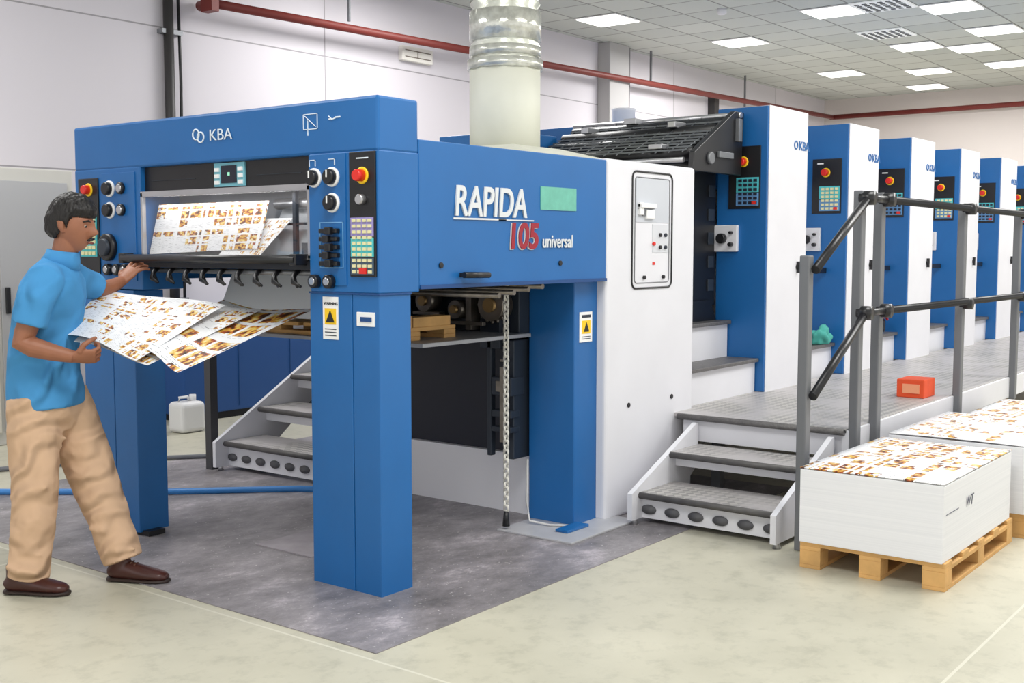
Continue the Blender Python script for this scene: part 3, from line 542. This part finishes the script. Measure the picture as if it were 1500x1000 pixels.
# ================================================================= PALLETS & PAPER
def pallet(name,x0,y0,lx,ly):
    S=empty(name); L=[]
    nb=5
    for k in range(nb):
        xx=x0+k*(lx-0.1)/(nb-1); L.append(((xx,y0,0.105),(xx+0.1,y0+ly,0.125)))
    for yy in (y0,y0+ly/2-0.05,y0+ly-0.1):
        L.append(((x0,yy,0.085),(x0+lx,yy+0.1,0.105))); L.append(((x0,yy,0.0),(x0+lx,yy+0.1,0.018)))
        for xx in (x0,x0+lx/2-0.05,x0+lx-0.1): L.append(((xx,yy,0.018),(xx+0.1,yy+0.1,0.085)))
    boxes('boards',L,WOOD,S,0.002); return S
def papermat():
    m=mat('paper_edges',(236,237,240),0.75); nt=m.node_tree; b=nt.nodes['Principled BSDF']; L=nt.links.new
    tc=nt.nodes.new('ShaderNodeTexCoord'); mp=nt.nodes.new('ShaderNodeMapping'); mp.inputs['Scale'].default_value=(0.4,0.4,90); L(tc.outputs['Object'],mp.inputs['Vector'])
    n=nt.nodes.new('ShaderNodeTexNoise'); n.inputs['Scale'].default_value=1.5; L(mp.outputs['Vector'],n.inputs['Vector'])
    r=nt.nodes.new('ShaderNodeValToRGB'); r.color_ramp.elements[0].color=col(222,223,228); r.color_ramp.elements[1].color=col(242,242,245); L(n.outputs['Fac'],r.inputs['Fac']); L(r.outputs['Color'],b.inputs['Base Color']); return m
PE=papermat()
def stack(name,x0,y0,lx,ly,h,seedoff=0.0,pm=PRN):
    S=empty(name)
    box('sheets',(x0,y0,0.125),(x0+lx,y0+ly,0.125+h),PE,S,0.004)
    def fn(u,v):
        x=x0+lx*u; y=y0+ly*v
        return (x,y,0.127+h+0.006*math.sin(4*u+seedoff)*math.sin(3*v)+0.006)
    grid_sheet('top_sheet',fn,pm,S,16,12,0.004)
    return S
PR3=printmat('printed_catalogue_paper_b',4,3,0.2,0.30,0.42)
pallet('wooden_pallet',1.56,-1.88,1.10,0.67); st=stack('paper_stack',1.545,-1.87,1.09,0.66,0.345,pm=PR3)
text('pen_mark','WT',(1.86,-1.872,0.32),0.07,mat('pencil',(90,92,110)),'Y',st,0.0006,1.0,0.3)
boxes('pen_line',[((1.58,-1.8715,0.335),(1.76,-1.87,0.338))],mat('pencil',(90,92,110)),st)
pallet('wooden_pallet.001',2.76,-1.93,1.06,0.72); stack('paper_stack.001',2.75,-1.92,1.05,0.72,0.35,1.0)
pallet('wooden_pallet.002',4.0,-1.93,1.06,0.70); stack('paper_stack.002',4.0,-1.92,1.05,0.70,0.30,2.0,PR3)

# ================================================================= SMALL THINGS
oc=empty('orange_carton'); box('box',(4.02,-0.98,0.52),(4.24,-0.80,0.64),ORN,oc,0.006); boxes('label',[((4.016,-0.95,0.55),(4.021,-0.84,0.61))],mat('carton_label',(240,160,120)),oc)
jg=empty('plastic_jug'); JM=mat('jug_plastic',(226,226,228),0.35)
box('body',(2.16,4.30,0.0),(2.40,4.50,0.25),JM,jg,0.04,4); tube('neck',[(2.34,4.40,0.24),(2.34,4.40,0.30)],0.028,JM,jg); tube('handle',[(2.20,4.40,0.24),(2.21,4.40,0.285),(2.29,4.40,0.285),(2.31,4.40,0.25)],0.012,JM,jg,8)
hs=empty('floor_hose')
tube('blue_hose',[(-0.6,4.2,0.02),(0.08,3.29,0.02),(0.69,2.50,0.02),(1.25,1.92,0.02),(1.5,1.5,0.02)],0.02,mat('hose_blue',(60,130,200),0.4),hs,10)
tube('grey_hose',[(0.2,4.1,0.018),(1.1,3.7,0.018),(1.6,3.3,0.018),(1.9,3.05,0.018),(2.6,3.05,0.018)],0.016,mat('hose_grey',(110,112,118),0.4),hs,10)
fp=empty('floor_plate'); box('plate',(1.22,-0.14,0.004),(1.86,0.34,0.014),mat('plate_pale',(190,190,194),0.4,0.2,0.08),fp,0.002)
box('blue_foot',(1.36,-0.02,0.014),(1.56,0.06,0.03),BLUE,fp,0.004)
fo=empty('cardboard_scrap'); box('sheet',(0.25,0.72,0.004),(0.62,1.12,0.010),mat('scrap_grey',(156,150,156),0.7,0,0.15,8),fo)
rg=empty('cleaning_rag'); bm=bmesh.new(); bmesh.ops.create_icosphere(bm,subdivisions=4,radius=1)
for v in bm.verts:
    n_=noise.noise(v.co*1.7)*0.5; v.co=Vector((4.95+v.co.x*0.11*(1+n_),0.11+v.co.y*0.06*(1+n_),0.762+max(0,0.05+v.co.z*0.08*(1+1.5*n_))))
fin('cloth',bm,mat('rag_teal',(70,160,150),0.9),rg)
tb=empty('tool_bag'); box('bag',(6.15,0.10,0.762),(6.35,0.24,0.90),BLACK,tb,0.04,4); tube('strap',[(6.17,0.09,0.88),(6.25,0.08,0.94),(6.33,0.09,0.88)],0.012,RED,tb,8)

# ================================================================= OPERATOR
O=empty('press_operator')
O0=C+F*5.1+R*(-2.08); O0.z=0
def M(s,t,z): return O0+R*s+F*t+U*z
SK=mat('skin_brown',(152,99,73),0.5,0,0.06,20)
SHIRT=clothmat('blue_shirt',(76,148,204),(0.5,0.9,0.3),2.2,0.05,0.8)
PANT=clothmat('khaki_trousers',(208,174,144),(0.35,0.25,0.6),2.6,0.06,0.75)
SHOE=mat('brown_leather',(66,32,27),0.35,0,0.15,12)
HAIR=mat('black_hair',(18,14,14),0.5,0,0,1,1.0,60,bst=(1,1,0.25))
def fold(o,scale,strength):
    dt=bpy.data.textures.new('folds','CLOUDS'); dt.noise_scale=scale
    d=o.modifiers.new('d','DISPLACE'); d.texture=dt; d.strength=strength; d.mid_level=0.5; d.texture_coords='GLOBAL'
bm=bmesh.new()
loft(bm,[M(0.0,0,0.795),M(-0.003,0,0.86),M(-0.01,0,0.95),M(0.0,0,1.08),M(0.02,0,1.2),M(0.05,0,1.31),M(0.068,0,1.38),M(0.080,0,1.425),M(0.09,0,1.455)],
     [(0.20,0.163),(0.197,0.16),(0.185,0.15),(0.18,0.142),(0.19,0.14),(0.195,0.13),(0.165,0.11),(0.095,0.078),(0.062,0.062)],F,28)
loft(bm,[M(0.075,-0.10,1.385),M(0.09,-0.18,1.365),M(0.065,-0.225,1.28),M(0.035,-0.24,1.17)],[0.06,0.078,0.076,0.076],R,18)
loft(bm,[M(0.06,0.10,1.385),M(0.055,0.19,1.37),M(0.075,0.28,1.34),M(0.095,0.37,1.315)],[0.06,0.072,0.068,0.066],U,18)
for a,b,r in (((-0.12,-0.10,0.98),(0.06,-0.17,1.08),0.014),((-0.13,-0.08,1.08),(0.02,-0.175,1.2),0.012),((0.10,-0.13,0.93),(0.13,-0.08,1.12),0.014),((-0.14,-0.05,0.90),(0.0,-0.175,0.93),0.014),((0.06,-0.16,0.84),(0.09,-0.15,1.0),0.012),((-0.06,-0.155,0.82),(-0.03,-0.165,0.97),0.012)):
    loft(bm,[M(*a),(M(*a)+M(*b))/2+(-F)*0.016,M(*b)],[r*0.5,r*1.5,r*0.5],None,10)
o=fin('shirt',bm,SHIRT,O,remesh=0.009,sm=4); fold(o,0.16,0.016)
bm=bmesh.new(); loft(bm,[M(0.083,0,1.425),M(0.093,0,1.455),M(0.097,0,1.485)],[(0.082,0.084),(0.072,0.075),(0.066,0.068)],F,20,False); oc2=fin('collar',bm,SHIRT,O); sm_=oc2.modifiers.new('s','SOLIDIFY'); sm_.thickness=0.006
bm=bmesh.new()
loft(bm,[M(0,0,0.93),M(0.0,0,0.86),M(0.01,0,0.78),M(0.02,0,0.68)],[(0.165,0.13),(0.180,0.145),(0.182,0.146),(0.14,0.11)],F,24)
loft(bm,[M(-0.02,-0.09,0.84),M(-0.012,-0.115,0.68),M(0.0,-0.15,0.47),M(-0.010,-0.175,0.26),M(-0.03,-0.19,0.065)],[0.112,0.112,0.100,0.090,0.088],F,20)
loft(bm,[M(0.03,0.09,0.84),M(0.09,0.085,0.68),M(0.17,0.06,0.48),M(0.25,0.03,0.29),M(0.325,0.0,0.09)],[0.114,0.118,0.108,0.095,0.090],F,20)
for a,b,r in (((-0.09,-0.21,0.42),(0.08,-0.22,0.47),0.014),((-0.09,-0.23,0.22),(0.06,-0.245,0.18),0.015),((-0.10,-0.25,0.13),(0.05,-0.26,0.10),0.015),((0.10,-0.03,0.52),(0.26,-0.01,0.46),0.014),((0.19,-0.055,0.25),(0.34,-0.04,0.24),0.014),((0.0,-0.20,0.72),(0.12,-0.08,0.66),0.016),((0.26,-0.075,0.14),(0.40,-0.05,0.16),0.014),((0.05,-0.16,0.78),(0.10,-0.08,0.62),0.014),((-0.08,-0.19,0.56),(0.04,-0.215,0.62),0.014),((0.05,-0.01,0.60),(0.20,-0.01,0.56),0.014)):
    loft(bm,[M(*a),(M(*a)+M(*b))/2+(-F)*0.018,M(*b)],[r*0.5,r*1.5,r*0.5],None,10)
o=fin('trousers',bm,PANT,O,remesh=0.009,sm=4); fold(o,0.13,0.02)
def shoe(name,h,dirv):
    dirv=dirv.normalized(); bm=bmesh.new(); sd=Vector((-dirv.y,dirv.x,0))
    S=[(-0.005,0.028,0.022,0.040),(0.02,0.036,0.038,0.048),(0.08,0.038,0.045,0.052),(0.14,0.046,0.036,0.044),(0.20,0.050,0.028,0.037),(0.25,0.042,0.022,0.031),(0.275,0.022,0.014,0.026)]
    loft(bm,[h+dirv*a+U*zc for a,ra,rb,zc in S],[(ra,rb) for a,ra,rb,zc in S],sd,18)
    loft(bm,[h+dirv*0.045+U*0.05,h+dirv*0.05+U*0.13],[(0.036,0.045),(0.042,0.05)],sd,16)
    fin(name,bm,SHOE,O,remesh=0.007,sm=4)
    bm=bmesh.new(); loft(bm,[h+dirv*a+U*0.011 for a in (-0.008,0.01,0.09,0.18,0.24,0.28)],[(r,0.011) for r in (0.026,0.038,0.038,0.050,0.048,0.022)],sd,14); fin(name+'_sole',bm,mat('shoe_sole',(45,30,26),0.6),O)
    bm=bmesh.new()
    for k in range(4): loft(bm,[h+dirv*(0.105+0.018*k)+sd*0.022+U*(0.088-0.008*k),h+dirv*(0.108+0.018*k)-sd*0.022+U*(0.088-0.008*k)],[0.004,0.004],None,6)
    fin(name+'_laces',bm,mat('laces',(90,60,45),0.8),O)
shoe('shoe_right',M(-0.115,-0.20,0),R*1.0-F*0.1); shoe('shoe_left',M(0.265,-0.005,0),R*1.0-F*0.15)
# ---- head
hc=M(0.138,0,1.595); hf=(R*0.985+U*-0.12+F*-0.05).normalized(); hl=(F-hf*F.dot(hf)).normalized(); hu=hl.cross(hf)*-1
if hu.z<0: hu=-hu
def HP(a,b,c): return hc+hf*a+hl*b+hu*c
def g(x,s): return math.exp(-(x/s)**2)
bm=bmesh.new(); bmesh.ops.create_icosphere(bm,subdivisions=6,radius=1)
for v in bm.verts:
    x,y,z=v.co
    a=x*0.092; b=y*0.072; c=z*0.118
    if c<0:
        k=-c/0.118; b*=1-0.32*k**1.5
        if a<0: a*=1-0.45*k
        else: a=a*(1-0.08*k)+0.012*k
    front=max(0,x)
    a+=front**2*(0.028*g(b,0.012)*g(c+0.022,0.017)+0.013*g(b,0.010)*g(c,0.020)
        +0.007*g(c-0.022,0.010)*g(b,0.045)
        -0.010*g(abs(b)-0.030,0.014)*g(c-0.006,0.012)
        +0.010*g(b,0.020)*g(c+0.057,0.006)+0.009*g(b,0.018)*g(c+0.070,0.006)
        -0.005*g(b,0.03)*g(c+0.0635,0.003)
        +0.010*g(b,0.022)*g(c+0.098,0.014)
        +0.004*g(abs(b)-0.04,0.018)*g(c+0.02,0.018))
    v.co=HP(a,b,c)
loft(bm,[M(0.085,0,1.40),M(0.10,0,1.47),M(0.118,0,1.54)],[0.058,0.054,0.055],F,20)
for sgn in (-1,1):
    loft(bm,[HP(-0.012,sgn*0.066,0.022),HP(-0.018,sgn*0.080,0.012),HP(-0.014,sgn*0.078,-0.014),HP(-0.006,sgn*0.068,-0.032)],[(0.008,0.006),(0.018,0.007),(0.013,0.006),(0.008,0.006)],hf,12)
fin('head',bm,SK,O,remesh=0.0035,sm=1)
bm=bmesh.new()
for sgn in (-1,1):
    r=bmesh.ops.create_uvsphere(bm,u_segments=16,v_segments=10,radius=0.0110)
    for v in r['verts']: v.co=HP(0.0675,sgn*0.030,0.005)+v.co
fin('eyes',bm,mat('eye_white',(200,188,176),0.3),O)
bm=bmesh.new()
for sgn in (-1,1):
    r=bmesh.ops.create_uvsphere(bm,u_segments=12,v_segments=8,radius=0.0068)
    for v in r['verts']: v.co=HP(0.0740,sgn*0.031,0.003)+v.co
fin('irises',bm,mat('iris',(20,12,10),0.2),O)
bm=bmesh.new()
for sgn in (-1,1):
    loft(bm,[HP(0.088,sgn*0.012,0.024),HP(0.086,sgn*0.03,0.030),HP(0.070,sgn*0.05,0.024)],[(0.003,0.004),(0.005,0.005),(0.003,0.003)],hu,8)
loft(bm,[HP(0.085,-0.026,-0.056),HP(0.098,-0.012,-0.048),HP(0.102,0,-0.046),HP(0.098,0.012,-0.048),HP(0.085,0.026,-0.056)],[0.003,0.0055,0.0055,0.0055,0.003],hu,8)
fin('brows_and_moustache',bm,HAIR,O)
bm=bmesh.new(); loft(bm,[HP(0.088,-0.020,-0.066),HP(0.097,-0.008,-0.066),HP(0.097,0.008,-0.066),HP(0.088,0.020,-0.066)],[0.003,0.0055,0.0055,0.003],hu,8); fin('lower_lip',bm,mat('lip',(128,70,58),0.4),O)
bm=bmesh.new(); bmesh.ops.create_icosphere(bm,subdivisions=6,radius=1)
dl=[]
for v in bm.verts:
    x,y,z=v.co
    lim=0.36 if x>0.35 else (0.36-(0.35-x)*0.9 if x>0.0 else (0.045-(-x)*1.3 if x>-0.4 else -0.475))
    if abs(y)>0.6 and 0.0<x<0.2: lim-=0.30*(1-abs(x-0.1)/0.1)
    if z<lim-0.03 : dl.append(v); continue
    n_=0.010*noise.noise(Vector((x*2.2,y*2.2,z*2.2+5)))+0.005*noise.noise(Vector((x*9,y*9,z*3)))
    th=0.014+0.018*max(0,z)+ (0.010*max(0,-x))+0.014*max(0,x)*max(0,z)
    edge=min(1,(z-lim+0.03)/0.2); th=th*(0.35+0.65*edge)
    v.co=HP(x*(0.092+th+n_),y*(0.072+th*0.8+n_),z*(0.118+th*0.9+n_))
bmesh.ops.delete(bm,geom=dl,context='VERTS')
o=fin('hair',bm,HAIR,O); s_=o.modifiers.new('s','SOLIDIFY'); s_.thickness=0.014; s_.offset=-1
def hand(bm,w,d,n,curl,thumbside,k=1.0,spread=0.10):
    d=d.normalized(); n=(n-d*n.dot(d)).normalized(); s=d.cross(n)*thumbside
    loft(bm,[w-d*0.02,w+d*0.02,w+d*0.05,w+d*0.088],[(0.026*k,0.019*k),(0.034*k,0.017*k),(0.041*k,0.016*k),(0.040*k,0.013*k)],s,16)
    for i,(off,ln) in enumerate(((0.030,0.072),(0.010,0.080),(-0.011,0.074),(-0.031,0.058))):
        p=w+d*0.078*k+s*off*k; a=0; dirv=(d+s*off/0.03*spread).normalized(); pts=[p]; seg=[0.42,0.33,0.25]
        for q in range(3):
            a+=curl*(0.8 if q==0 else 1.1)
            p=p+(dirv*math.cos(a)+n*math.sin(a))*ln*k*seg[q]; pts.append(p)
        loft(bm,pts,[0.0098*k,0.009*k,0.0082*k,0.0066*k],s,10)
        r=bmesh.ops.create_uvsphere(bm,u_segments=10,v_segments=8,radius=0.0072*k)
        for v in r['verts']: v.co+=pts[-1]
    p=w+d*0.022*k+s*0.026*k
    q1=(d*0.5+s*0.75+n*0.35).normalized()*0.040*k
    pts=[p,p+q1,p+q1+(d*0.85+s*0.25+n*0.5).normalized()*0.032*k,p+q1+(d*0.85+s*0.1+n*0.6).normalized()*0.056*k]
    loft(bm,pts,[0.015*k,0.012*k,0.0105*k,0.008*k],d,10)
    r=bmesh.ops.create_uvsphere(bm,u_segments=10,v_segments=8,radius=0.0085*k)
    for v in r['verts']: v.co+=pts[-1]
bm=bmesh.new()
el=M(0.005,-0.25,1.10); wr=M(0.215,-0.225,1.035)
loft(bm,[M(0.05,-0.235,1.22),M(0.02,-0.245,1.14),el,M(0.05,-0.245,1.078),M(0.13,-0.235,1.055),wr],[0.046,0.045,0.044,0.044,0.037,0.027],F,16)
dd=(R*0.88+F*0.32+U*0.0).normalized(); nn=(F*0.8+U*0.6); nn=(nn-dd*nn.dot(dd)).normalized()
ts=1 if dd.cross(nn).z>0 else -1
hand(bm,wr,dd,nn,0.85,ts,1.0)
fin('right_arm',bm,SK,O,remesh=0.004,sm=1)
bm=bmesh.new()
el=M(0.10,0.40,1.30); wr=M(0.155,0.585,1.335)
loft(bm,[M(0.085,0.32,1.32),el,M(0.115,0.46,1.30),M(0.14,0.53,1.318),wr],[0.043,0.042,0.040,0.033,0.026],U,16)
hand(bm,wr,(U*0.62+F*0.45+R*0.45),(F*0.75-U*0.55+R*0.2),0.32,1,1.05,0.35)
fin('left_arm',bm,SK,O,remesh=0.004,sm=1)
PS=empty('printed_sheets')
def Q(lat,d,z): return Vector((C.x,C.y,0))+F*d+R*lat+U*z
def sheetfn(a,b,c,d,bow,off=0.0):
    def fn(u,v):
        p=(a*(1-u)+b*u)*(1-v)+(d*(1-u)+c*u)*v
        return p+U*(bow*math.sin(math.pi*u)*(0.6+0.4*v)+0.012*math.sin(5*u+3*v)+off)
    return fn
grid_sheet('catalogue_sheet',sheetfn(Q(-1.96,5.03,1.118),Q(-1.60,4.87,1.03),Q(-1.36,5.46,1.215),Q(-2.0,5.6,1.292),0.015),PRN,PS,20,14)
grid_sheet('cover_sheet',sheetfn(Q(-1.60,4.98,1.065),Q(-1.42,4.86,0.985),Q(-0.93,5.45,1.20),Q(-1.42,5.65,1.246),-0.012,-0.004),PRN2,PS,20,14)
grid_sheet('under_sheet',sheetfn(Q(-1.92,5.02,1.10),Q(-1.56,4.9,1.02),Q(-1.2,5.5,1.2),Q(-1.9,5.65,1.27),0.0,-0.012),PRN,PS,20,14)
# ================================================================= LIGHT
w=bpy.data.worlds.new('w'); scn.world=w; w.use_nodes=True; bg=w.node_tree.nodes['Background']; bg.inputs[0].default_value=(1.0,0.99,0.97,1); bg.inputs[1].default_value=1.32
def area(name,loc,sx,sy,e,rot=(0,0,0)):
    l=bpy.data.lights.new(name,'AREA'); l.shape='RECTANGLE'; l.size=sx; l.size_y=sy; l.energy=e; l.color=(1,0.99,0.97)
    o=bpy.data.objects.new(name,l); o.location=loc; o.rotation_euler=rot; return link(o)
for i,(x,y,e) in enumerate([(-1.5,-1.5,125),(2.5,-2.8,125),(6.5,-2.5,155),(11,-2,180),(11,3.5,175),(5,3.8,115),(-0.5,3.5,95),(15,2,180)]):
    area('ceiling_lamp_%d'%i,(x,y,4.2),1.6,1.6,e)
# ================================================================= CAMERA
cam=bpy.data.cameras.new('camera'); co=bpy.data.objects.new('camera',cam); link(co)
cam.sensor_width=36; cam.lens=36*f/1500
fw=F*math.cos(pit)-U*math.sin(pit); up=U*math.cos(pit)+F*math.sin(pit)
mw=Matrix((R,up,-fw)).transposed().to_4x4(); mw.translation=C; co.matrix_world=mw
scn.camera=co
